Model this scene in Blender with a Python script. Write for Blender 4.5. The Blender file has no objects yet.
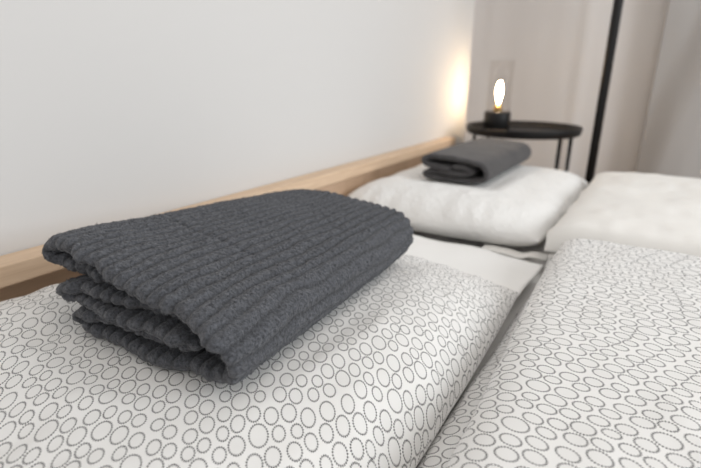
import bpy, bmesh, math
import numpy as np
from mathutils import Vector

# ------------------------------------------------------------------ camera, world, lights
S = bpy.context.scene
C = S.collection
CZ = 0.82                                     # camera height above the floor (m)
PITCH, YAW = math.atan(159/471), math.atan(326/497)
cam_d = bpy.data.cameras.new('camera')
cam = bpy.data.objects.new('camera', cam_d); C.objects.link(cam)
cam_d.sensor_width = 36; cam_d.lens = 471/701*36
cam_d.clip_start = 0.02
cam.location = (0, 0, CZ)
cam.rotation_euler = (math.pi/2-PITCH, 0, YAW)
cam_d.dof.use_dof = True
cam_d.dof.focus_distance = 0.56
cam_d.dof.aperture_fstop = 3.4
S.camera = cam

S.view_settings.view_transform = 'Standard'
S.view_settings.look = 'None'
S.view_settings.gamma = 1
S.view_settings.use_curve_mapping = False
S.view_settings.exposure = 0.08

w = bpy.data.worlds.new('room_daylight'); S.world = w; w.use_nodes = True
bg = w.node_tree.nodes['Background']
bg.inputs[0].default_value = (1.0, 0.975, 0.95, 1); bg.inputs[1].default_value = 0.60

def area(name, loc, target, sx, sy, power, col):
    l = bpy.data.lights.new(name, 'AREA'); l.shape = 'RECTANGLE'; l.size = sx; l.size_y = sy
    l.energy = power; l.color = col
    o = bpy.data.objects.new(name, l); C.objects.link(o); o.location = loc
    o.rotation_euler = (Vector(target)-Vector(loc)).to_track_quat('-Z', 'Y').to_euler()
    return o
area('window_daylight', (2.6, 1.3, 1.75), (-0.4, 0.9, 0.5), 1.6, 1.4, 52, (0.93, 0.97, 1.0))
area('ceiling_light', (0.5, 0.2, 2.45), (0.2, 0.5, 0.4), 0.9, 0.9, 9, (1.0, 0.93, 0.86))

# ------------------------------------------------------------------ helpers
def tag(o, label, cat, group=None, kind=None):
    if label: o['label'] = label
    if cat: o['category'] = cat
    if group: o['group'] = group
    if kind: o['kind'] = kind
    return o

def empty(name, loc, label, cat):
    o = bpy.data.objects.new(name, None); C.objects.link(o); o.location = loc
    o.empty_display_size = 0.05
    return tag(o, label, cat)

def link(name, me, mat, parent=None, smooth=True):
    if mat: me.materials.append(mat)
    if smooth:
        me.polygons.foreach_set('use_smooth', [True]*len(me.polygons))
    o = bpy.data.objects.new(name, me); C.objects.link(o)
    if parent is not None:
        o.parent = parent
        o.location = -Vector(parent_world(parent))      # meshes are written in world metres
    return o

def parent_world(p):
    v = Vector(p.location)
    while p.parent: p = p.parent; v += Vector(p.location)
    return v

def from_bm(name, bm, mat, parent=None, smooth=True):
    me = bpy.data.meshes.new(name); bm.to_mesh(me); bm.free()
    return link(name, me, mat, parent, smooth)

def box(bm, x0, x1, y0, y1, z0, z1, bev=0.0):
    r = bmesh.ops.create_cube(bm, size=1)
    for v in r['verts']:
        v.co = Vector(((x0+x1)/2+v.co.x*(x1-x0), (y0+y1)/2+v.co.y*(y1-y0), (z0+z1)/2+v.co.z*(z1-z0)))
    if bev:
        es = {e for v in r['verts'] for e in v.link_edges}
        bmesh.ops.bevel(bm, geom=list(es), offset=bev, segments=3, profile=0.5, affect='EDGES')

def lathe(name, prof, cx, cy, mat, parent=None, n=64, closed=False):
    """prof: list of (r, z)"""
    vs, fs = [], []
    m = len(prof)
    for k in range(n):
        a = 2*math.pi*k/n
        for r, z in prof: vs.append((cx+r*math.cos(a), cy+r*math.sin(a), z))
    mm = m if closed else m-1
    for k in range(n):
        k2 = (k+1) % n
        for j in range(mm):
            j2 = (j+1) % m
            fs.append((k*m+j, k2*m+j, k2*m+j2, k*m+j2))
    me = bpy.data.meshes.new(name); me.from_pydata(vs, [], fs); me.validate()
    bm = bmesh.new(); bm.from_mesh(me)
    bmesh.ops.remove_doubles(bm, verts=bm.verts, dist=1e-6)
    bmesh.ops.recalc_face_normals(bm, faces=bm.faces); bm.to_mesh(me); bm.free()
    return link(name, me, mat, parent)

def tube(name, pts, r, mat, parent=None, n=16):
    """round bar through points"""
    vs, fs = [], []
    pts = [Vector(p) for p in pts]
    for i, p in enumerate(pts):
        d = (pts[min(i+1, len(pts)-1)]-pts[max(i-1, 0)]).normalized()
        a = d.orthogonal().normalized() if i == 0 else (pa-d*pa.dot(d)).normalized()
        pa = a; b = d.cross(a)
        for k in range(n):
            t = 2*math.pi*k/n
            vs.append(p+a*(r*math.cos(t))+b*(r*math.sin(t)))
    for i in range(len(pts)-1):
        for k in range(n):
            k2 = (k+1) % n
            fs.append((i*n+k, i*n+k2, (i+1)*n+k2, (i+1)*n+k))
    fs.append(tuple(range(n))[::-1]); fs.append(tuple((len(pts)-1)*n+k for k in range(n)))
    me = bpy.data.meshes.new(name); me.from_pydata(vs, [], fs)
    return link(name, me, mat, parent)

# smooth value noise, vectorised
_rng = np.random.RandomState(7)
_tab = _rng.rand(32, 32, 32)*2-1
def vnoise(x, y, z=0.0):
    x, y, z = np.broadcast_arrays(np.asarray(x, float), np.asarray(y, float), np.asarray(z, float))
    xi, yi, zi = np.floor(x).astype(int), np.floor(y).astype(int), np.floor(z).astype(int)
    fx, fy, fz = x-xi, y-yi, z-zi
    fx, fy, fz = [f*f*f*(f*(f*6-15)+10) for f in (fx, fy, fz)]
    r = 0
    for a in (0, 1):
        for b in (0, 1):
            for c in (0, 1):
                wgt = (fx if a else 1-fx)*(fy if b else 1-fy)*(fz if c else 1-fz)
                r = r + wgt*_tab[(xi+a) % 32, (yi+b) % 32, (zi+c) % 32]
    return r
def sstep(a, b, x):
    t = np.clip((np.asarray(x, float)-a)/(b-a), 0, 1); return t*t*(3-2*t)

def grid_mesh(name, P, UV=None, close_u=False, close_v=False):
    """P (n, m, 3) -> quads"""
    n, m = P.shape[:2]
    I = np.arange(n*m).reshape(n, m)
    A = I if not close_u else np.vstack([I, I[:1]])
    A = A if not close_v else np.hstack([A, A[:, :1]])
    F = np.stack([A[:-1, :-1], A[1:, :-1], A[1:, 1:], A[:-1, 1:]], -1).reshape(-1, 4)
    me = bpy.data.meshes.new(name)
    me.from_pydata(P.reshape(-1, 3).tolist(), [], F.tolist())
    if UV is not None:
        uvl = me.uv_layers.new(name='uv')
        li = np.empty(len(me.loops), dtype=np.int32); me.loops.foreach_get('vertex_index', li)
        uvl.data.foreach_set('uv', UV.reshape(-1, 2)[li].astype(np.float32).ravel())
    return me

def arclen(P, axis):
    d = np.linalg.norm(np.diff(P, axis=axis), axis=-1)
    z = np.zeros_like(np.take(d, [0], axis=axis))
    return np.concatenate([z, np.cumsum(d, axis=axis)], axis=axis)

# ------------------------------------------------------------------ materials
def new_mat(name):
    m = bpy.data.materials.new(name); m.use_nodes = True
    nt = m.node_tree; b = nt.nodes['Principled BSDF']
    return m, nt, b
def N(nt, typ, **kw):
    n = nt.nodes.new(typ)
    for k, v in kw.items():
        if k.startswith('i_'): n.inputs[int(k[2:])].default_value = v
        else: setattr(n, k, v)
    return n
def math_n(nt, op, a, b=None, clamp=False):
    n = nt.nodes.new('ShaderNodeMath'); n.operation = op; n.use_clamp = clamp
    for i, v in enumerate((a, b)):
        if v is None: continue
        if isinstance(v, (int, float)): n.inputs[i].default_value = v
        else: nt.links.new(v, n.inputs[i])
    return n.outputs[0]
def bump(nt, b, height, strength, dist):
    n = nt.nodes.new('ShaderNodeBump'); n.inputs['Strength'].default_value = strength
    n.inputs['Distance'].default_value = dist
    nt.links.new(height, n.inputs['Height']); nt.links.new(n.outputs[0], b.inputs['Normal'])
def noise_tex(nt, vec, scale, detail=2.0, rough=0.5):
    n = nt.nodes.new('ShaderNodeTexNoise'); n.inputs['Scale'].default_value = scale
    n.inputs['Detail'].default_value = detail; n.inputs['Roughness'].default_value = rough
    if vec is not None: nt.links.new(vec, n.inputs['Vector'])
    return n

def mat_simple(name, col, rough=0.6, metal=0.0, nscale=0, nstr=0.0, ndist=0.001, spec=0.5, var=0.0):
    m, nt, b = new_mat(name)
    b.inputs['Base Color'].default_value = (*col, 1); b.inputs['Roughness'].default_value = rough
    b.inputs['Metallic'].default_value = metal; b.inputs['Specular IOR Level'].default_value = spec
    tc = N(nt, 'ShaderNodeTexCoord')
    if nscale:
        n = noise_tex(nt, tc.outputs['Object'], nscale, 4)
        bump(nt, b, n.outputs[0], nstr, ndist)
        if var:
            hs = N(nt, 'ShaderNodeMixRGB'); hs.inputs[1].default_value = (*[c*(1-var) for c in col], 1)
            hs.inputs[2].default_value = (*[min(1, c*(1+var)) for c in col], 1)
            n2 = noise_tex(nt, tc.outputs['Object'], nscale*0.12, 3)
            nt.links.new(n2.outputs[0], hs.inputs[0]); nt.links.new(hs.outputs[0], b.inputs['Base Color'])
    return m

# packed ovals of the printed cotton: one 0.4 m repeat of the print, relaxed until the ovals nearly touch
TILE = 0.40
def pack_ovals():
    rg = np.random.RandomState(11)
    n = int(TILE*TILE/(math.pi*0.0103**2)*0.86)
    p = rg.rand(n, 2)*TILE
    r = rg.uniform(0.0090, 0.0120, n)
    def delta():
        d = p[:, None]-p[None]; return d-TILE*np.round(d/TILE)
    for it in range(500):
        d = delta(); l = np.linalg.norm(d, axis=-1)+1e-9
        o = np.clip(r[:, None]+r[None]+0.0014-l, 0, None); np.fill_diagonal(o, 0)
        p = (p+0.42*((d/l[..., None])*o[..., None]).sum(1)) % TILE
    d = delta(); l = np.linalg.norm(d, axis=-1); np.fill_diagonal(l, 9)
    for it in range(60):
        lim = (l-r[None]-0.0013).min(1)
        r = r+0.5*np.clip(np.clip(lim, 0.0076, 0.0132)-r, -0.001, 0.0004)
    return p, r
OV_P, OV_R = pack_ovals()
OV_A = np.random.RandomState(5).uniform(-0.5, 0.5, len(OV_R))
OV_Q = np.random.RandomState(6).uniform(0.90, 1.0, len(OV_R))
def ring_attributes(me, along, stretch=1.22):
    """per face: the three nearest ovals of the print, in the mesh's own UV metres (u', v' with the long way along v')"""
    uvl = me.uv_layers['uv']
    uv = np.empty(len(me.loops)*2, np.float32); uvl.data.foreach_get('uv', uv); uv = uv.reshape(-1, 2).astype(float)
    if along == 'x': uv = uv[:, ::-1].copy()
    if along == 'diagonal': uv = np.stack([uv[:, 0]+uv[:, 1], uv[:, 1]-uv[:, 0]], -1)*math.sqrt(0.5)
    uv = uv*np.array([0.93*math.sqrt(stretch), 0.93/math.sqrt(stretch)])
    out = np.zeros((len(uv), 3), np.float32); out[:, :2] = uv
    a = me.attributes.new('print_uv', 'FLOAT_VECTOR', 'CORNER'); a.data.foreach_set('vector', out.ravel())
    ls = np.empty(len(me.polygons), np.int32); me.polygons.foreach_get('loop_start', ls)
    lt = np.empty(len(me.polygons), np.int32); me.polygons.foreach_get('loop_total', lt)
    cs = np.concatenate([[[0, 0]], np.cumsum(uv, 0)]); c = (cs[ls+lt]-cs[ls])/lt[:, None]
    A = np.zeros((3, len(c), 3), np.float32); B = np.zeros((3, len(c), 3), np.float32)
    for k in range(0, len(c), 4000):
        cc = c[k:k+4000]
        d = cc[:, None]-OV_P[None]; off = TILE*np.round(d/TILE)
        l = np.linalg.norm(d-off, axis=-1)-OV_R[None]
        ix = np.argpartition(l, 3, axis=1)[:, :3]
        for q in range(3):
            ii = ix[:, q]; rows = np.arange(len(cc))
            A[q, k:k+4000, :2] = OV_P[ii]+off[rows, ii]; A[q, k:k+4000, 2] = OV_R[ii]
            B[q, k:k+4000, 0] = OV_A[ii]; B[q, k:k+4000, 1] = OV_Q[ii]; B[q, k:k+4000, 2] = np.round(2*math.pi*OV_R[ii]/0.0026)
    for q in range(3):
        a = me.attributes.new('oval_%d' % q, 'FLOAT_VECTOR', 'FACE'); a.data.foreach_set('vector', A[q].ravel())
        a = me.attributes.new('oval_shape_%d' % q, 'FLOAT_VECTOR', 'FACE'); a.data.foreach_set('vector', B[q].ravel())

def mat_rings(name, white, ink):
    """white cotton printed with packed dotted rings"""
    m, nt, b = new_mat(name)
    def att(nm): return N(nt, 'ShaderNodeAttribute', attribute_name=nm).outputs['Vector']
    uv = att('print_uv')
    ring, inside = None, None
    for q in range(3):
        sa = N(nt, 'ShaderNodeSeparateXYZ'); nt.links.new(att('oval_%d' % q), sa.inputs[0])
        sb = N(nt, 'ShaderNodeSeparateXYZ'); nt.links.new(att('oval_shape_%d' % q), sb.inputs[0])
        su = N(nt, 'ShaderNodeSeparateXYZ'); nt.links.new(uv, su.inputs[0])
        x = math_n(nt, 'SUBTRACT', su.outputs[0], sa.outputs[0]); y = math_n(nt, 'SUBTRACT', su.outputs[1], sa.outputs[1])
        c = math_n(nt, 'COSINE', sb.outputs[0]); s_ = math_n(nt, 'SINE', sb.outputs[0])
        xr = math_n(nt, 'DIVIDE', math_n(nt, 'SUBTRACT', math_n(nt, 'MULTIPLY', x, c), math_n(nt, 'MULTIPLY', y, s_)), sb.outputs[1])
        yr = math_n(nt, 'ADD', math_n(nt, 'MULTIPLY', x, s_), math_n(nt, 'MULTIPLY', y, c))
        d = math_n(nt, 'SQRT', math_n(nt, 'ADD', math_n(nt, 'MULTIPLY', xr, xr), math_n(nt, 'MULTIPLY', yr, yr)))
        ang = math_n(nt, 'ARCTAN2', yr, xr)
        dots = math_n(nt, 'SINE', math_n(nt, 'MULTIPLY', ang, sb.outputs[2]))
        hw = math_n(nt, 'ADD', math_n(nt, 'MULTIPLY', dots, 0.00062), 0.00058)       # half width of the line, m
        e = math_n(nt, 'ABSOLUTE', math_n(nt, 'SUBTRACT', d, math_n(nt, 'SUBTRACT', sa.outputs[2], 0.0007)))
        mr = N(nt, 'ShaderNodeMapRange'); mr.inputs['From Min'].default_value = -0.00016; mr.inputs['From Max'].default_value = 0.00016
        nt.links.new(math_n(nt, 'SUBTRACT', hw, e), mr.inputs['Value'])
        i_ = math_n(nt, 'LESS_THAN', d, math_n(nt, 'SUBTRACT', sa.outputs[2], 0.0007))
        ring = mr.outputs[0] if ring is None else math_n(nt, 'MAXIMUM', ring, mr.outputs[0])
        inside = i_ if inside is None else math_n(nt, 'MAXIMUM', inside, i_)
    mx0 = N(nt, 'ShaderNodeMixRGB'); mx0.inputs[1].default_value = (*white, 1)
    mx0.inputs[2].default_value = (*[c_*0.965 for c_ in white], 1); nt.links.new(inside, mx0.inputs[0])
    mx = N(nt, 'ShaderNodeMixRGB'); mx.inputs[2].default_value = (*ink, 1)
    nt.links.new(ring, mx.inputs[0]); nt.links.new(mx0.outputs[0], mx.inputs[1])
    nt.links.new(mx.outputs[0], b.inputs['Base Color'])
    b.inputs['Roughness'].default_value = 0.85; b.inputs['Specular IOR Level'].default_value = 0.2
    b.inputs['Sheen Weight'].default_value = 0.1
    n2 = noise_tex(nt, uv, 900, 2); n3 = noise_tex(nt, uv, 30, 3)
    h = math_n(nt, 'ADD', math_n(nt, 'MULTIPLY', n2.outputs[0], 0.15), n3.outputs[0])
    bump(nt, b, h, 0.22, 0.004)
    return m

def mat_cloth(name, col, rough=0.9, weave=700, wrinkle=14, dist=0.006, s=0.3, sheen=0.1):
    m, nt, b = new_mat(name)
    tc = N(nt, 'ShaderNodeTexCoord')
    b.inputs['Base Color'].default_value = (*col, 1); b.inputs['Roughness'].default_value = rough
    b.inputs['Specular IOR Level'].default_value = 0.2; b.inputs['Sheen Weight'].default_value = sheen
    n2 = noise_tex(nt, tc.outputs['Object'], weave, 2); n3 = noise_tex(nt, tc.outputs['Object'], wrinkle, 3)
    bump(nt, b, math_n(nt, 'ADD', math_n(nt, 'MULTIPLY', n2.outputs[0], 0.12), n3.outputs[0]), s, dist)
    return m

def mat_terry(name, col, scale=420, pile=False, lo=0.5, hi=1.5):
    m, nt, b = new_mat(name)
    tc = N(nt, 'ShaderNodeTexCoord')
    n1 = noise_tex(nt, tc.outputs['Object'], scale, 3, 0.7)
    rmp = N(nt, 'ShaderNodeMapRange'); rmp.inputs['From Min'].default_value = 0.33; rmp.inputs['From Max'].default_value = 0.68
    rmp.inputs['To Min'].default_value = lo; rmp.inputs['To Max'].default_value = hi
    nt.links.new(n1.outputs[0], rmp.inputs['Value'])
    fac = rmp.outputs[0]
    if pile:                                    # looped pile on the ribs, plain darker weave in the channels
        at = N(nt, 'ShaderNodeAttribute', attribute_name='pile')
        lp_ = N(nt, 'ShaderNodeMapRange'); lp_.inputs['To Min'].default_value = 0.55; lp_.inputs['To Max'].default_value = 1.0
        nt.links.new(at.outputs['Fac'], lp_.inputs['Value'])
        fac = math_n(nt, 'MULTIPLY', fac, lp_.outputs[0])
    mx = N(nt, 'ShaderNodeVectorMath', operation='SCALE'); mx.inputs[0].default_value = col
    nt.links.new(fac, mx.inputs['Scale']); nt.links.new(mx.outputs[0], b.inputs['Base Color'])
    b.inputs['Roughness'].default_value = 0.95; b.inputs['Specular IOR Level'].default_value = 0.15
    b.inputs['Sheen Weight'].default_value = 0.2; b.inputs['Sheen Roughness'].default_value = 0.6
    bump(nt, b, n1.outputs[0], 0.8, 0.003)
    return m

def mat_wood(name, c1, c2, plank=0.0):
    m, nt, b = new_mat(name)
    tc = N(nt, 'ShaderNodeTexCoord')
    mp = N(nt, 'ShaderNodeMapping'); mp.inputs['Scale'].default_value = (14, 1.2, 22)
    nt.links.new(tc.outputs['Object'], mp.inputs[0])
    n = noise_tex(nt, mp.outputs[0], 6, 5, 0.6)
    n.inputs['Distortion'].default_value = 0.6
    mx = N(nt, 'ShaderNodeMixRGB'); mx.inputs[1].default_value = (*c1, 1); mx.inputs[2].default_value = (*c2, 1)
    cr = N(nt, 'ShaderNodeMapRange'); cr.inputs['From Min'].default_value = 0.3; cr.inputs['From Max'].default_value = 0.7
    nt.links.new(n.outputs[0], cr.inputs['Value'])
    fac = cr.outputs[0]
    if plank:                                   # board staves along Y, each with its own tone
        sep = N(nt, 'ShaderNodeSeparateXYZ'); nt.links.new(tc.outputs['Object'], sep.inputs[0])
        cell = math_n(nt, 'FLOOR', math_n(nt, 'DIVIDE', sep.outputs[1], plank))
        wn = N(nt, 'ShaderNodeTexWhiteNoise', noise_dimensions='1D'); nt.links.new(cell, wn.inputs['W'])
        fac = math_n(nt, 'ADD', math_n(nt, 'MULTIPLY', fac, 0.45), math_n(nt, 'MULTIPLY', wn.outputs[0], 0.55), True)
    nt.links.new(fac, mx.inputs[0]); nt.links.new(mx.outputs[0], b.inputs['Base Color'])
    b.inputs['Roughness'].default_value = 0.55
    bump(nt, b, n.outputs[0], 0.1, 0.001)
    return m

M_wall = mat_simple('white_wall_paint', (0.665, 0.66, 0.655), 0.9, nscale=90, nstr=0.05, spec=0.2)
M_back = mat_simple('grey_wall_paint', (0.70, 0.67, 0.65), 0.9, nscale=90, nstr=0.05, spec=0.2)
M_floor = mat_wood('floor_boards', (0.34, 0.24, 0.16), (0.46, 0.34, 0.23), 0.14)
M_oak = mat_wood('pale_oak', (0.60, 0.43, 0.29), (0.74, 0.56, 0.40))
M_oakp = mat_wood('oak_staves', (0.46, 0.31, 0.20), (0.66, 0.48, 0.34), 0.11)
M_rings = mat_rings('ring_print_cotton', (0.80, 0.795, 0.785), (0.030, 0.030, 0.034))
M_white = mat_cloth('white_cotton', (0.88, 0.875, 0.86))
M_quilt = mat_cloth('white_crinkled_cotton', (0.82, 0.815, 0.80), wrinkle=70, dist=0.008, s=0.5)
M_cream = mat_cloth('cream_cotton', (0.80, 0.785, 0.755))
M_terry = mat_terry('charcoal_terry', (0.083, 0.088, 0.101), 300, True)
M_grey_terry = mat_terry('dark_grey_terry', (0.058, 0.055, 0.057), 260, False, 0.8, 1.2)
M_black = mat_simple('black_powder_coat', (0.010, 0.0095, 0.010), 0.45, 0.0, nscale=300, nstr=0.05, spec=0.3)
M_curtain = mat_cloth('curtain_cloth', (0.72, 0.70, 0.69), wrinkle=9, dist=0.01, s=0.15)
M_curtain2 = mat_cloth('curtain_cloth_grey', (0.45, 0.44, 0.435), wrinkle=9, dist=0.01, s=0.15)

def mat_glass():
    m = bpy.data.materials.new('clear_glass'); m.use_nodes = True; nt = m.node_tree
    nt.nodes.remove(nt.nodes['Principled BSDF'])
    out = nt.nodes['Material Output']
    t = N(nt, 'ShaderNodeBsdfTransparent'); t.inputs[0].default_value = (0.97, 0.965, 0.96, 1)
    g = N(nt, 'ShaderNodeBsdfGlossy'); g.inputs['Roughness'].default_value = 0.03
    f = N(nt, 'ShaderNodeLayerWeight'); f.inputs[0].default_value = 0.5
    x = N(nt, 'ShaderNodeMixShader')
    nt.links.new(math_n(nt, 'ADD', math_n(nt, 'MULTIPLY', math_n(nt, 'POWER', f.outputs[1], 5.0), 0.35), 0.015), x.inputs[0]); nt.links.new(t.outputs[0], x.inputs[1]); nt.links.new(g.outputs[0], x.inputs[2])
    nt.links.new(x.outputs[0], out.inputs[0])
    return m
M_glass = mat_glass()
def mat_emit(name, col, s):
    m, nt, b = new_mat(name)
    b.inputs['Base Color'].default_value = (*col, 1)
    b.inputs['Emission Color'].default_value = (*col, 1); b.inputs['Emission Strength'].default_value = s
    return m
M_fil = mat_emit('glowing_filament', (1.0, 0.72, 0.44), 150)
M_brass = mat_simple('brass', (0.75, 0.5, 0.18), 0.3, 1.0, nscale=200, nstr=0.02)

# ------------------------------------------------------------------ room
WX, WY, WALL_END = -0.845, 3.30, 2.345
def struct(name, args, mat):
    bm = bmesh.new(); box(bm, *args)
    o = from_bm(name, bm, mat, None, False); o['kind'] = 'structure'; return o
struct('floor', (WX-0.5, 3.2, -2.2, WY+0.1, -0.08, 0.0), M_floor)
struct('wall_left', (WX-0.5, WX, -2.2, WALL_END, 0.0, 2.6), M_wall)
struct('wall_alcove', (WX-0.5, WX-0.4, WALL_END, WY, 0.0, 2.6), M_back)
struct('wall_back', (WX-0.5, 3.2, WY, WY+0.1, 0.0, 2.6), M_back)

# ------------------------------------------------------------------ bed frame with headboard
bed = empty('bed_frame', (-0.1, 0.9, 0.0), 'oak bed frame with capped headboard running along the white wall', 'bed')
HY0, HY1 = -0.75, 2.08
zc = CZ-0.270
bm = bmesh.new(); box(bm, WX+0.002, -0.790, HY0, HY1, zc-0.034, zc, 0.003)
hb = bmesh.new(); box(hb, WX+0.004, -0.815, HY0+0.01, HY1-0.01, 0.05, zc-0.0345, 0.002)
hbo = from_bm('headboard', hb, M_oakp, bed, False)
from_bm('cap_rail', bm, M_oak, hbo, False)
for nm, a in (('side_rail', (-0.813, 1.25, HY0+0.02, HY0+0.045, 0.12, 0.30)), ('side_rail', (-0.813, 1.25, 1.93, 1.955, 0.12, 0.30)),
              ('foot_rail', (1.25, 1.275, HY0+0.02, 1.955, 0.12, 0.30))):
    bm = bmesh.new(); box(bm, *a, 0.003); from_bm(nm, bm, M_oak, bed, False)
for x in (-0.78, 1.225):
    for y in (HY0+0.06, 1.90):
        bm = bmesh.new(); box(bm, x-0.025, x+0.025, y-0.03, y+0.028, 0.0, 0.12 if x > 0 else 0.12, 0.003)
        from_bm('leg', bm, M_oak, bed, False)

ZM = CZ-0.449                                   # mattress top
def soft_box(name, x0, x1, y0, y1, z0, z1, mat, wr=0.004, r=0.05, n=(120, 160), parent=None):
    """mattress-like slab: rounded box as a lofted grid (top sheet + sides + bottom)"""
    vs = []
    nu, nv = n
    prof = [(0.0, z0), (-0.0, z0+0.02)]
    th = np.linspace(0, math.pi/2, 8)
    ring_in = []                                # inset, z
    ring_in.append((r*0.6, z0)); ring_in.append((0.0, z0+r*0.6)); ring_in.append((0.0, z1-r))
    for t in th[1:]: ring_in.append((r*(1-math.cos(t)), z1-r+r*math.sin(t)))
    per = 4*60
    def rect(ins, k):
        t = k/per*4; s = int(t) % 4; f = t-int(t)
        a0, a1, b0, b1 = x0+ins, x1-ins, y0+ins, y1-ins
        return [(a0+(a1-a0)*f, b0), (a1, b0+(b1-b0)*f), (a1-(a1-a0)*f, b1), (a0, b1-(b1-b0)*f)][s]
    P = np.array([[(*rect(i, k), z) for k in range(per)] for i, z in ring_in])
    bm = bmesh.new()
    V = [[bm.verts.new(P[i, k]) for k in range(per)] for i in range(len(P))]
    for i in range(len(P)-1):
        for k in range(per):
            bm.faces.new((V[i][k], V[i][(k+1) % per], V[i+1][(k+1) % per], V[i+1][k]))
    bm.faces.new(V[0][::-1])
    # top grid
    m = 60
    G = {}
    last = V[-1]
    for k in range(per):
        s, f = k//m, k % m
        ij = [(f, 0), (m, f), (m-f, m), (0, m-f)][s]; G[ij] = last[k]
    for i in range(m+1):
        for j in range(m+1):
            if (i, j) in G: continue
            x = x0+r+(x1-x0-2*r)*i/m; y = y0+r+(y1-y0-2*r)*j/m
            e = min(i, j, m-i, m-j)/3
            dz = wr*min(1, e)*float(vnoise(x*9, y*14, 3.3)+0.5*vnoise(x*25, y*30, 1.7))
            G[(i, j)] = bm.verts.new((x, y, z1+dz))
    for i in range(m):
        for j in range(m):
            bm.faces.new((G[(i, j)], G[(i+1, j)], G[(i+1, j+1)], G[(i, j+1)]))
    return from_bm(name, bm, mat, parent)
mt = soft_box('mattress', -0.808, 1.22, -0.70, 1.92, 0.16, ZM, M_white, 0.002)
tag(mt, 'mattress under a white fitted sheet, bare between the two pillows', 'mattress')

# ------------------------------------------------------------------ pillows
def pillow(name, x0, x1, y0, y1, zmid, zt, zb, mat, seed, label, crease=0.004, ax=(9, 5), dent=None, nu=190, nv=250, power=0.5, tilt=0.0, skew=None):
    cx, cy, hx, hy = (x0+x1)/2, (y0+y1)/2, (x1-x0)/2, (y1-y0)/2
    u = np.sin(np.linspace(-1, 1, nu)*math.pi/2); v = np.sin(np.linspace(-1, 1, nv)*math.pi/2)
    def prof(t, pl, pr):
        p = np.where(t < 0, pl, pr); return np.clip(1-np.abs(t)**p, 0, 1)**power
    U, V = np.meshgrid(u, v, indexing='ij')
    H = prof(U, ax[0][0], ax[0][1])*prof(V, ax[1][0], ax[1][1])
    # corners pulled in a little
    inset = 1-0.05*(U**2)*(V**2)
    X = cx+hx*U*inset; Y = cy+hy*V*inset
    if skew is not None: Y = Y+skew*(X-cx)
    wob = crease*(vnoise(X*11+seed, Y*11, seed)+0.6*vnoise(X*26, Y*23+seed, seed*2.1)+0.3*vnoise(X*55, Y*55, seed*1.3))
    wob = wob+0.010*vnoise(X*4+seed*3, Y*4, seed)
    # puckers that run in from the seams
    edge = np.exp(-(1-np.abs(V))*7)*np.sin(X*95+3*vnoise(X*12, Y*3, seed))+np.exp(-(1-np.abs(U))*8)*np.sin(Y*85+3*vnoise(X*3, Y*12, seed))
    zt_ = (zt-zmid)*H+(wob+0.0022*edge)*np.clip(H*2.5, 0, 1)
    zb_ = (zmid-zb)*H
    ed = 0.006*vnoise(X*8, Y*8, seed+5)*(1-H)
    Zt = zmid+zt_+ed+tilt*(Y-cy); Zb = zmid-zb_+ed
    Zt = np.maximum(Zt, Zb)
    if dent:
        for (a0, a1, b0, b1, zz, sft) in dent:
            wt = sstep(a0-sft, a0+0.005, X)*(1-sstep(a1-0.005, a1+sft, X))*sstep(b0-sft, b0+0.005, Y)*(1-sstep(b1-0.005, b1+sft, Y))
            Zt = Zt*(1-wt)+np.minimum(Zt, zz)*wt
    T = np.stack([X, Y, Zt], -1); B = np.stack([X, Y, Zb], -1)
    Bx = B[:, ::-1].copy()
    # UV from arclength, centred so the print is continuous over the top
    def uvs(P):
        lu = arclen(P, 0); lv = arclen(P, 1)
        return np.stack([lu-lu[nu//2], lv-lv[:, nv//2][:, None]], -1)
    uT = uvs(T)+np.array([seed*0.37, seed*0.21]); uB = uvs(B)*np.array([1, -1])+np.array([seed*0.37+3, seed*0.21])
    me = bpy.data.meshes.new(name)
    n = nu*nv
    I = np.arange(n).reshape(nu, nv)
    F1 = np.stack([I[:-1, :-1], I[1:, :-1], I[1:, 1:], I[:-1, 1:]], -1).reshape(-1, 4)
    F2 = F1[:, ::-1]+n
    PP = np.concatenate([T.reshape(-1, 3), B.reshape(-1, 3)]); UV = np.concatenate([uT.reshape(-1, 2), uB.reshape(-1, 2)])
    me.from_pydata(PP.tolist(), [], np.concatenate([F1, F2]).tolist())
    uvl = me.uv_layers.new(name='uv')
    li = np.empty(len(me.loops), dtype=np.int32); me.loops.foreach_get('vertex_index', li)
    uvl.data.foreach_set('uv', UV[li].astype(np.float32).ravel())
    bm = bmesh.new(); bm.from_mesh(me); bmesh.ops.remove_doubles(bm, verts=bm.verts, dist=1e-5); bm.to_mesh(me); bm.free()
    if mat is M_rings: ring_attributes(me, 'diagonal', 1.5)
    o = link(name, me, mat)
    return o, (T, B)

zP = CZ-0.32
pn, pnT = pillow('pillow', -0.808, -0.160, -0.12, 0.87, CZ-0.392, CZ-0.316, CZ-0.443, M_rings, 1.7, '', 0.003,
                 ax=((14, 4.2), (4, 2.8)), dent=[(-0.62, -0.315, 0.235, 0.765, CZ-0.324, 0.045)])
tag(pn, 'large pillow in white cotton printed with dotted rings, under the ribbed towel', 'pillow')
pf, pfT = pillow('pillow', -0.808, -0.190, 1.115, 1.93, CZ-0.376, CZ-0.308, CZ-0.436, M_quilt, 4.3, '', 0.003,
                 ax=((4.5, 5), (5.5, 4.5)), dent=[(-0.66, -0.405, 1.345, 1.89, CZ-0.322, 0.06)])
tag(pf, 'plump white pillow at the far end of the bed, under the smaller towel', 'pillow')

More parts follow.
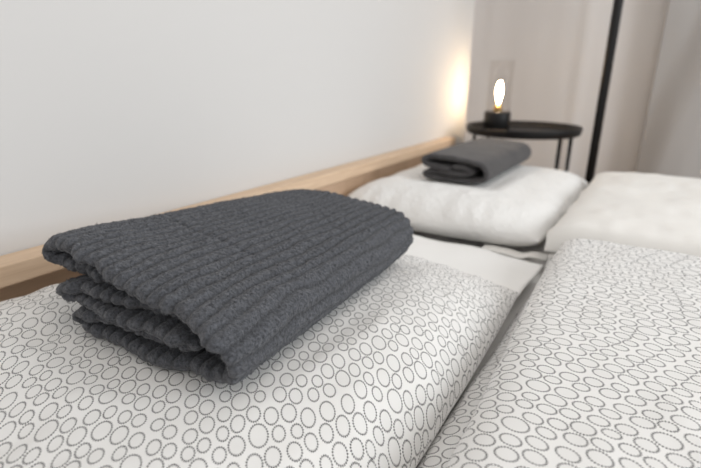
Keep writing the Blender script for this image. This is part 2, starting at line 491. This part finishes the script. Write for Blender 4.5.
# plain white turned-out hem of the ringed pillow's case
xs_, ys_ = np.linspace(-0.79, -0.176, 80), np.linspace(0.835, 1.085, 50)
XX, YY = np.meshgrid(xs_, ys_, indexing='ij')
t_ = (YY-0.835)/0.25
ZZ = CZ-0.393-0.013*sstep(0, 1.0, t_)+0.003*vnoise(XX*9, YY*12, 6.6)*np.clip(t_*4, 0, 1)
YY = YY-0.03*sstep(-0.35, -0.185, XX)*t_+0.004*vnoise(XX*14, 2.2)*t_
fl = link('pillowcase_flap', grid_mesh('pillowcase_flap', np.stack([XX, YY, ZZ], -1)), M_white, pn)
fl['label'] = 'plain white hem of the pillowcase'
md = fl.modifiers.new('cloth_thickness', 'SOLIDIFY'); md.thickness = 0.004; md.offset = 0

# open pillowcase hem that hangs out below the near edge of the far pillow
s = np.linspace(0, 1, 90); t = np.linspace(-1, 1, 9)
X = -0.335+0.155*s; Yc = 1.128-0.012*np.sin(s*math.pi)**0.6+0.004*vnoise(s*9, 2.0)
P = []
for k, tt in enumerate(np.linspace(0, 2*math.pi, 14, endpoint=False)):
    P.append(np.stack([X, Yc+0.022*np.cos(tt), CZ-0.412+0.004*np.sin(tt)*np.sin(s*math.pi)**0.3+0.004*vnoise(s*5, 1.0)], -1))
link('pillowcase_hem', grid_mesh('pillowcase_hem', np.array(P), None, close_u=True), M_cream, pf)

# ------------------------------------------------------------------ folded duvets: swept section with two stacked lobes at the left
def duvet(name, sec, y0, y1, x_far, mat, seed, wr, ny, yround, zoff=None, far_skew=0.0, edge_x=None):
    """sec: list of (x, z) control points from under the left edge, round the lobes, to the top; continued flat to x_far"""
    sec = np.array(sec, float)
    # catmull-rom through the control points
    def cr(Pts, n):
        Q = np.vstack([2*Pts[0]-Pts[1], Pts, 2*Pts[-1]-Pts[-2]]); out = []
        for i in range(1, len(Q)-2):
            tt = np.linspace(0, 1, n, endpoint=False)[:, None]
            a, b, c, d = Q[i-1], Q[i], Q[i+1], Q[i+2]
            out.append(0.5*((2*b)+(-a+c)*tt+(2*a-5*b+4*c-d)*tt**2+(-a+3*b-3*c+d)*tt**3))
        out.append(Q[-2][None]); return np.vstack(out)
    L = cr(sec, 14)
    xs = np.linspace(L[-1, 0], x_far, 200)[1:]
    top = np.stack([xs, np.full_like(xs, L[-1, 1])], -1)
    drop = np.array([[x_far+0.02, L[-1, 1]-0.01], [x_far+0.03, L[-1, 1]-0.04], [x_far+0.03, sec[0, 1]+0.01], [x_far+0.02, sec[0, 1]]])
    under = np.stack([np.linspace(x_far, sec[0, 0]+0.02, 60), np.full(60, sec[0, 1])], -1)
    L = np.vstack([L, top, drop, under])
    v = np.linspace(0, 1, ny)
    # ends rounded: the section shrinks toward mid height at both ends
    zm = (L[:, 1].max()+L[:, 1].min())/2
    P = np.zeros((ny, len(L), 3))
    for i, vv in enumerate(v):
        y = y0+(y1-y0)*(0.5-0.5*math.cos(vv*math.pi))
        d = min(y-y0, y1-y)
        k = math.sqrt(max(0.0, 1-(1-min(1.0, d/yround))**2))
        z = zm+(L[:, 1]-zm)*(0.12+0.88*k)
        ytop = (L[:, 1]-zm)/(L[:, 1].max()-zm)
        x = L[:, 0].copy()
        if edge_x is not None:
            x = x+edge_x(y, L[:, 1])*np.clip(1-(x-L[:, 0].min())/0.25, 0, 1)
        P[i, :, 0] = x; P[i, :, 1] = y+far_skew*(x-L[0, 0]); P[i, :, 2] = z
    X, Y, Z = P[..., 0], P[..., 1], P[..., 2]
    up = np.clip((Z-zm)/(L[:, 1].max()-zm), 0, 1)
    n1 = vnoise(X*6+seed, Y*6, seed)+0.6*vnoise(X*14, Y*14+seed, seed)+0.35*vnoise(X*33, Y*29, seed*1.7)
    P[..., 2] += wr*n1*up
    P[..., 0] += wr*0.9*(vnoise(Y*9, Z*30, seed*3)+0.5*vnoise(Y*24, Z*60, seed))*(1-np.clip((X-L[:, 0].min())/0.12, 0, 1))
    lu = arclen(P, 0); lv = arclen(P, 1)
    UV = np.stack([np.broadcast_to(lv, lu.shape)+seed, P[..., 1]*1.0+seed*0.3], -1)
    me = grid_mesh(name, P, UV, close_v=True)
    bm = bmesh.new(); bm.from_mesh(me)
    bmesh.ops.holes_fill(bm, edges=[e for e in bm.edges if e.is_boundary], sides=0)      # both ends
    bmesh.ops.recalc_face_normals(bm, faces=bm.faces)
    bm.to_mesh(me); bm.free()
    if mat is M_rings: ring_attributes(me, 'x')
    return link(name, me, mat)

zt = CZ-0.318
dn = duvet('duvet', [(0.05, CZ-0.4445), (-0.10, CZ-0.4445), (-0.150, CZ-0.438), (-0.168, CZ-0.422), (-0.160, CZ-0.403), (-0.140, CZ-0.388),
                     (-0.120, CZ-0.379), (-0.128, CZ-0.370), (-0.140, CZ-0.352), (-0.134, CZ-0.333), (-0.102, CZ-0.321), (-0.04, zt)],
           -0.45, 1.055, 0.95, M_rings, 2.3, 0.0030, 320, 0.03,
           edge_x=lambda y, z: np.clip((z-(CZ-0.40))/0.04, 0, 1)*0.032*(1-min(1, max(0, (y-0.3)/0.5))))
tag(dn, 'folded duvet with dotted ring print lying right of the ringed pillow', 'duvet')
df = duvet('duvet', [(0.05, CZ-0.4445), (-0.11, CZ-0.4445), (-0.155, CZ-0.436), (-0.170, CZ-0.415), (-0.164, CZ-0.392), (-0.152, CZ-0.380),
                     (-0.148, CZ-0.374), (-0.160, CZ-0.362), (-0.178, CZ-0.345), (-0.165, CZ-0.325), (-0.13, CZ-0.312), (-0.06, CZ-0.306)],
           1.062, 1.83, 0.95, M_cream, 5.9, 0.0045, 110, 0.035)
tag(df, 'folded plain cream white duvet beyond the ring printed one', 'duvet')

# ------------------------------------------------------------------ towels
def towel(name, near, far, y0, y1, thick, rib, amp, fuzz, ds, dy, mat, seed, front=None, crease=None, zmin=-9.0, tufts=0, rot=0.0, piv=(0, 0), droop=0.0):
    """near / far: control points (x, z) of the folded cloth's centre line at both ends; the cloth is swept between them"""
    def cr(Pts, n=24):
        Pts = np.array(Pts, float)
        Q = np.vstack([2*Pts[0]-Pts[1], Pts, 2*Pts[-1]-Pts[-2]]); out = []
        for i in range(1, len(Q)-2):
            tt = np.linspace(0, 1, n, endpoint=False)[:, None]
            a, b, c, d = Q[i-1], Q[i], Q[i+1], Q[i+2]
            out.append(0.5*((2*b)+(-a+c)*tt+(2*a-5*b+4*c-d)*tt**2+(-a+3*b-3*c+d)*tt**3))
        out.append(Q[-2][None]); return np.vstack(out)
    A, B = cr(near), cr(far)
    l = arclen(A[:, None, :], 0)[:, 0]; Ltot = l[-1]
    ns = int(Ltot/ds); sv = np.linspace(0, Ltot, ns)
    # parameter of each control point, for the per-ply front offsets
    kpt = l[::24]
    A = np.stack([np.interp(sv, l, A[:, k]) for k in (0, 1)], -1); B = np.stack([np.interp(sv, l, B[:, k]) for k in (0, 1)], -1)
    fo = np.interp(sv, kpt, front) if front is not None else np.zeros(ns)
    ny = int((y1-y0)/dy); v = np.linspace(0, 1, ny)
    W = v[:, None, None]
    CL = A[None]*(1-W)+B[None]*W                              # (ny, ns, 2)
    yy = (y0+fo)[None, :]*(1-v[:, None])+y1*v[:, None]+np.zeros((ny, ns))
    yy = yy+(0.005*vnoise(sv*40, seed)+0.003*vnoise(sv*95, seed*2))[None]*(1-v[:, None])
    tg = np.gradient(CL, axis=1); tg /= np.linalg.norm(tg, axis=-1, keepdims=True)+1e-12
    nr = np.stack([-tg[..., 1], tg[..., 0]], -1)
    phase0 = sv/rib+0.30*vnoise(sv*9, yy[0]*5, seed)+0.16*vnoise(sv*26, yy[0]*18, seed)
    if amp > 0:                                               # rib ends stand out as scallops along the front
        yy = yy-(1-v[:, None])**8*(0.0022+0.0025*vnoise(sv*31, 4.0))[None]*(np.abs(np.sin(math.pi*phase0))**0.55-0.5)[None]
    dfront = (yy-yy[:1]); dend = yy[-1:]-yy
    d = np.minimum(dfront, dend)
    ends = np.minimum(sv, Ltot-sv)[None]
    rnd = np.sqrt(np.clip(1-(1-np.clip(d/(thick*0.62), 0, 1))**2, 0, 1))*np.sqrt(np.clip(1-(1-np.clip(ends/0.008, 0, 1))**2, 0, 1))
    phase = sv[None]/rib+0.30*vnoise(sv[None]*9, yy*5, seed)+0.16*vnoise(sv[None]*26, yy*18, seed)+0.10*vnoise(sv[None]*60, yy*45, seed)
    rb = np.abs(np.sin(math.pi*phase))**0.75-0.60 if amp > 0 else np.zeros((ny, ns))
    layers = []
    rg = np.random.RandomState(int(seed*10))
    for side in (1, -1):
        off = thick/2+amp*rb
        if fuzz:
            fz = vnoise(sv[None]*300+side*40, yy*300, seed)+0.5*rg.uniform(-1, 1, (ny, ns))+0.5*vnoise(sv[None]*120, yy*120, seed+side)
            off = off+fuzz*fz*(np.clip(rb+0.75, 0.15, 1) if amp > 0 else 1)
        off = off+0.0018*vnoise(sv[None]*16, yy*16, seed+side*3)
        if crease is not None:
            off = off-crease[2]*np.exp(-((yy-crease[0]-0.012*vnoise(sv[None]*20, 1.0))/0.0035)**2)*np.exp(-((CL[..., 0]-crease[1])/0.11)**4)
        off = off*(0.08+0.92*rnd)
        x = CL[..., 0]+side*nr[..., 0]*off; z = CL[..., 1]+side*nr[..., 1]*off
        layers.append(np.stack([x, yy+0*x, z], -1))
    O, I = layers
    R = np.concatenate([O, I[:, ::-1]], axis=1)              # closed loop round the cloth
    big = 0.0025*vnoise(R[..., 0]*9, R[..., 1]*9, seed*2)
    R[..., 2] += big
    R[..., 2] = np.maximum(R[..., 2], zmin)                    # the cloth lies on what carries it
    if droop:
        R[..., 2] -= droop*np.exp(-(R[..., 1]-y0)/0.025)*sstep(0.04, 0.09, R[..., 2]-(CZ-0.32))
    if rot:
        c, s_ = math.cos(rot), math.sin(rot); dx, dy_ = R[..., 0]-piv[0], R[..., 1]-piv[1]
        R[..., 0], R[..., 1] = piv[0]+c*dx-s_*dy_, piv[1]+s_*dx+c*dy_
    n, m = R.shape[:2]
    idx = np.arange(n*m).reshape(n, m)
    Aq = np.hstack([idx, idx[:, :1]])
    F = np.stack([Aq[:-1, :-1], Aq[:-1, 1:], Aq[1:, 1:], Aq[1:, :-1]], -1).reshape(-1, 4)
    h = m//2
    a = np.arange(h-1)
    cap0 = np.stack([idx[0, a], idx[0, m-1-a], idx[0, m-2-a], idx[0, a+1]], -1)
    cap1 = np.stack([idx[-1, a], idx[-1, a+1], idx[-1, m-2-a], idx[-1, m-1-a]], -1)
    me = bpy.data.meshes.new(name)
    me.from_pydata(R.reshape(-1, 3).tolist(), [], np.concatenate([F, cap0, cap1]).tolist())
    pa = me.attributes.new('pile', 'FLOAT', 'POINT')
    pv = np.clip((np.concatenate([rb, rb[:, ::-1]], axis=1)+0.62)*1.6-0.35, 0, 1) if amp > 0 else np.ones(R.shape[:2])
    pa.data.foreach_set('value', pv.astype(np.float32).ravel())
    bm = bmesh.new(); bm.from_mesh(me); bmesh.ops.recalc_face_normals(bm, faces=bm.faces); bm.to_mesh(me); bm.free()
    o = link(name, me, mat)
    if tufts:                                                  # looped pile standing on the ribs
        mid = ns
        pos = R.reshape(-1, 3)
        du = np.roll(R, -1, 1)-np.roll(R, 1, 1); dv = np.gradient(R, axis=0)
        nn = np.cross(du, dv); nn /= np.linalg.norm(nn, axis=-1, keepdims=True)+1e-12
        sd = np.concatenate([nr, -nr[:, ::-1]], axis=1)
        sg = np.sign(nn[..., 0]*sd[..., 0]+nn[..., 2]*sd[..., 1]); sg[sg == 0] = 1
        nn = nn*sg[..., None]
        jj = np.arange(2*ns)[None]+np.zeros((ny, 1))
        out = (jj < np.searchsorted(sv, kpt[11])) & (jj > np.searchsorted(sv, kpt[3]))
        ok = (out | (R[..., 1]-y0 < 0.05)) & (R[..., 2] > CZ-0.314) & (pv > 0.8)
        cand = np.flatnonzero(ok.ravel())
        pick = cand[rg.randint(0, len(cand), tufts)]
        p = pos[pick]+rg.normal(0, 0.0006, (tufts, 3)); nv_ = nn.reshape(-1, 3)[pick]
        d_ = nv_+rg.normal(0, 0.55, (tufts, 3)); d_ /= np.linalg.norm(d_, axis=1, keepdims=True)
        w_ = np.cross(d_, rg.normal(0, 1, (tufts, 3))); w_ /= np.linalg.norm(w_, axis=1, keepdims=True)+1e-9
        ln = rg.uniform(0.0009, 0.0019, (tufts, 1)); wd = rg.uniform(0.0004, 0.0007, (tufts, 1))
        w2 = np.cross(d_, w_)
        b0 = p-nv_*0.0008
        V4 = np.stack([b0+w_*wd, b0-0.5*w_*wd+0.87*w2*wd, b0-0.5*w_*wd-0.87*w2*wd, p+d_*ln], 1).reshape(-1, 3)
        k4 = np.arange(tufts)[:, None]*4
        T3 = np.concatenate([k4+np.array([[0, 1, 3]]), k4+np.array([[1, 2, 3]]), k4+np.array([[2, 0, 3]])], 0)
        mp = bpy.data.meshes.new('terry_pile'); mp.vertices.add(len(V4)); mp.vertices.foreach_set('co', V4.astype(np.float32).ravel())
        mp.loops.add(T3.size); mp.loops.foreach_set('vertex_index', T3.astype(np.int32).ravel())
        mp.polygons.add(len(T3)); mp.polygons.foreach_set('loop_start', np.arange(0, T3.size, 3, dtype=np.int32))
        mp.update(calc_edges=True); mp.validate()
        at_ = mp.attributes.new('pile', 'FLOAT', 'POINT'); at_.data.foreach_set('value', np.ones(len(V4), np.float32))
        tp = link('terry_pile', mp, mat, o, False); tp['kind'] = 'stuff'
    return o

def zz(L): return [(x, CZ+z) for x, z in L]
near_sec = zz([(-0.53, -0.236), (-0.58, -0.233), (-0.632, -0.230), (-0.652, -0.217), (-0.638, -0.203), (-0.57, -0.204), (-0.47, -0.217), (-0.385, -0.235),
               (-0.335, -0.252), (-0.322, -0.277), (-0.335, -0.300), (-0.375, -0.310), (-0.45, -0.311), (-0.572, -0.312), (-0.602, -0.302), (-0.578, -0.291),
               (-0.50, -0.290), (-0.44, -0.292), (-0.405, -0.289), (-0.392, -0.279), (-0.41, -0.270), (-0.48, -0.270), (-0.575, -0.271), (-0.610, -0.261), (-0.585, -0.252),
               (-0.51, -0.252), (-0.45, -0.254), (-0.40, -0.258)])
far_sec = zz([(-0.53, -0.258), (-0.57, -0.257), (-0.605, -0.254), (-0.625, -0.244), (-0.610, -0.233), (-0.56, -0.230), (-0.47, -0.233), (-0.40, -0.240),
              (-0.368, -0.251), (-0.356, -0.277), (-0.366, -0.300), (-0.39, -0.310), (-0.45, -0.311), (-0.575, -0.311), (-0.610, -0.302), (-0.58, -0.294),
              (-0.50, -0.294), (-0.44, -0.294), (-0.405, -0.291), (-0.395, -0.283), (-0.41, -0.276), (-0.48, -0.276), (-0.58, -0.276), (-0.612, -0.270), (-0.58, -0.264),
              (-0.50, -0.264), (-0.45, -0.264), (-0.40, -0.265)])
front = [0.02, 0.012, 0.004, 0.0, 0.0, 0.0, 0.0, 0.0,
         0.0, 0.006, 0.014, 0.016, 0.008, 0.0, -0.004, 0.0,
         0.010, 0.016, 0.018, 0.012, 0.004, 0.0, -0.006, -0.012, -0.004,
         0.006, 0.02, 0.035]
tw = towel('folded_towel', near_sec, far_sec, 0.262, 0.745, 0.0165, 0.0195, 0.0046, 0.0010, 0.0017, 0.0018, M_terry, 3.1, front,
           crease=(0.405, -0.52, 0.003), zmin=CZ-0.3225, tufts=70000, droop=0.004)
tag(tw, 'large charcoal ribbed terry towel, folded thick, on the ring printed pillow', 'towel')

fn = zz([(-0.53, -0.277), (-0.58, -0.274), (-0.615, -0.267), (-0.624, -0.254), (-0.606, -0.242), (-0.58, -0.243), (-0.50, -0.246), (-0.440, -0.253), (-0.418, -0.277), (-0.432, -0.302),
         (-0.50, -0.308), (-0.57, -0.309), (-0.610, -0.306), (-0.620, -0.297), (-0.60, -0.290), (-0.55, -0.289), (-0.49, -0.288), (-0.465, -0.280), (-0.49, -0.270), (-0.53, -0.270)])
ft = towel('folded_towel', fn, fn, 1.37, 1.88, 0.0165, 0.02, 0.0, 0.0006, 0.005, 0.006, M_grey_terry, 6.2, None, zmin=CZ-0.3205)
tag(ft, 'smaller dark grey smooth folded towel on the far white pillow', 'towel')

# ------------------------------------------------------------------ side table
TX, TY, ZT, TR = -0.535, 2.215, CZ-0.213, 0.245
tb = empty('side_table', (TX, TY, 0), 'round black metal tray table in the corner beyond the bed', 'table')
lathe('tray', [(0.0, ZT-0.034), (TR-0.012, ZT-0.034), (TR-0.004, ZT-0.028), (TR, ZT-0.004), (TR-0.001, ZT), (TR-0.004, ZT), (TR-0.007, ZT-0.020), (TR-0.016, ZT-0.028), (0.0, ZT-0.028)],
      TX, TY, M_black, tb, 96)
for deg in (-28, 12, 152, 192):
    a = math.radians(deg); x, y = TX+0.205*math.cos(a), TY+0.205*math.sin(a)
    tube('leg', [(x, y, ZT-0.034), (x, y, 0.0)], 0.008, M_black, tb)
pts = [(TX+0.205*math.cos(a), TY+0.205*math.sin(a), 0.10) for a in np.linspace(0, 2*math.pi, 65)]
tube('lower_ring', pts, 0.006, M_black, tb, 10)

# ------------------------------------------------------------------ table lamp
LX, LY, LZ = -0.658, 2.235, ZT-0.0275
lp = empty('table_lamp', (LX, LY, LZ), 'small lit lamp with glowing bulb in a clear glass cylinder on the tray table', 'lamp')
lathe('lamp_base', [(0.0, LZ), (0.056, LZ), (0.059, LZ+0.003), (0.059, LZ+0.078), (0.056, LZ+0.082), (0.0, LZ+0.082)], LX, LY, M_black, lp, 48)
lathe('glass_shade', [(0.050, LZ+0.083), (0.0535, LZ+0.083), (0.0535, LZ+0.300), (0.0518, LZ+0.302), (0.050, LZ+0.300)], LX, LY, M_glass, lp, 64, closed=True)
sk = lathe('lamp_socket', [(0.0, LZ+0.082), (0.018, LZ+0.082), (0.018, LZ+0.106), (0.014, LZ+0.110), (0.0, LZ+0.110)], LX, LY, M_brass, lp, 32)
bl = lathe('bulb', [(0.013, LZ+0.110), (0.016, LZ+0.122), (0.028, LZ+0.150), (0.032, LZ+0.178), (0.026, LZ+0.205), (0.014, LZ+0.222), (0.005, LZ+0.228), (0.0, LZ+0.229)], LX, LY, M_glass, lp, 40)
lathe('filament', [(0.0, LZ+0.118), (0.005, LZ+0.122), (0.010, LZ+0.140), (0.015, LZ+0.170), (0.011, LZ+0.198), (0.004, LZ+0.212), (0.0, LZ+0.214)], LX, LY, M_fil, bl, 24)
# ------------------------------------------------------------------ black pole
PX, PY = -0.2215, 2.10
pp = empty('metal_pole', (PX, PY, 0), 'slim black upright metal pole standing between the bed and the curtain', 'pole')
tube('pole', [(PX, PY, 0.015), (PX, PY, 1.2), (PX, PY, 2.3)], 0.0165, M_black, pp, 24)
lathe('foot', [(0.0, 0.0), (0.12, 0.0), (0.122, 0.006), (0.115, 0.014), (0.03, 0.018), (0.0, 0.018)], PX, PY, M_black, pp, 48)

# ------------------------------------------------------------------ curtains
def curtain(name, x0, x1, yb, z0, z1, mat, fold, seed, label, lean=None):
    nx, nz = 220, 60
    x = np.linspace(x0, x1, nx); z = np.linspace(z0, z1, nz)
    X, Z = np.meshgrid(x, z, indexing='ij')
    Y = yb+fold(X, Z)+0.004*vnoise(X*12, Z*3, seed)
    if lean is not None: X = X+lean(X, Z)
    me = grid_mesh(name, np.stack([X, Y, Z], -1))
    o = link(name, me, mat); md = o.modifiers.new('cloth_thickness', 'SOLIDIFY'); md.thickness = 0.003; md.offset = 0
    return tag(o, label, 'curtain')
curtain('curtain', WX-0.38, -0.02, 3.16, 0.03, 2.45, M_curtain,
        lambda X, Z: -0.012*np.sin((X+0.70)*10.5+0.9*np.sin(X*5))-0.010*np.exp(-((X+0.47)/0.04)**2), 2.2,
        'pale greige floor length curtain with soft folds behind the tray table')
curtain('curtain', -0.10, 2.4, 3.06, 0.03, 2.45, M_curtain2,
        lambda X, Z: -0.006*np.sin(X*16.0+Z*1.2)-0.065*sstep(-0.05, 0.13, X-0.24*(Z-CZ))-0.03*np.sin((X-0.35)*6)*sstep(0.1, 0.3, X), 8.1,
        'grey curtain with slanting folds right of the black pole')
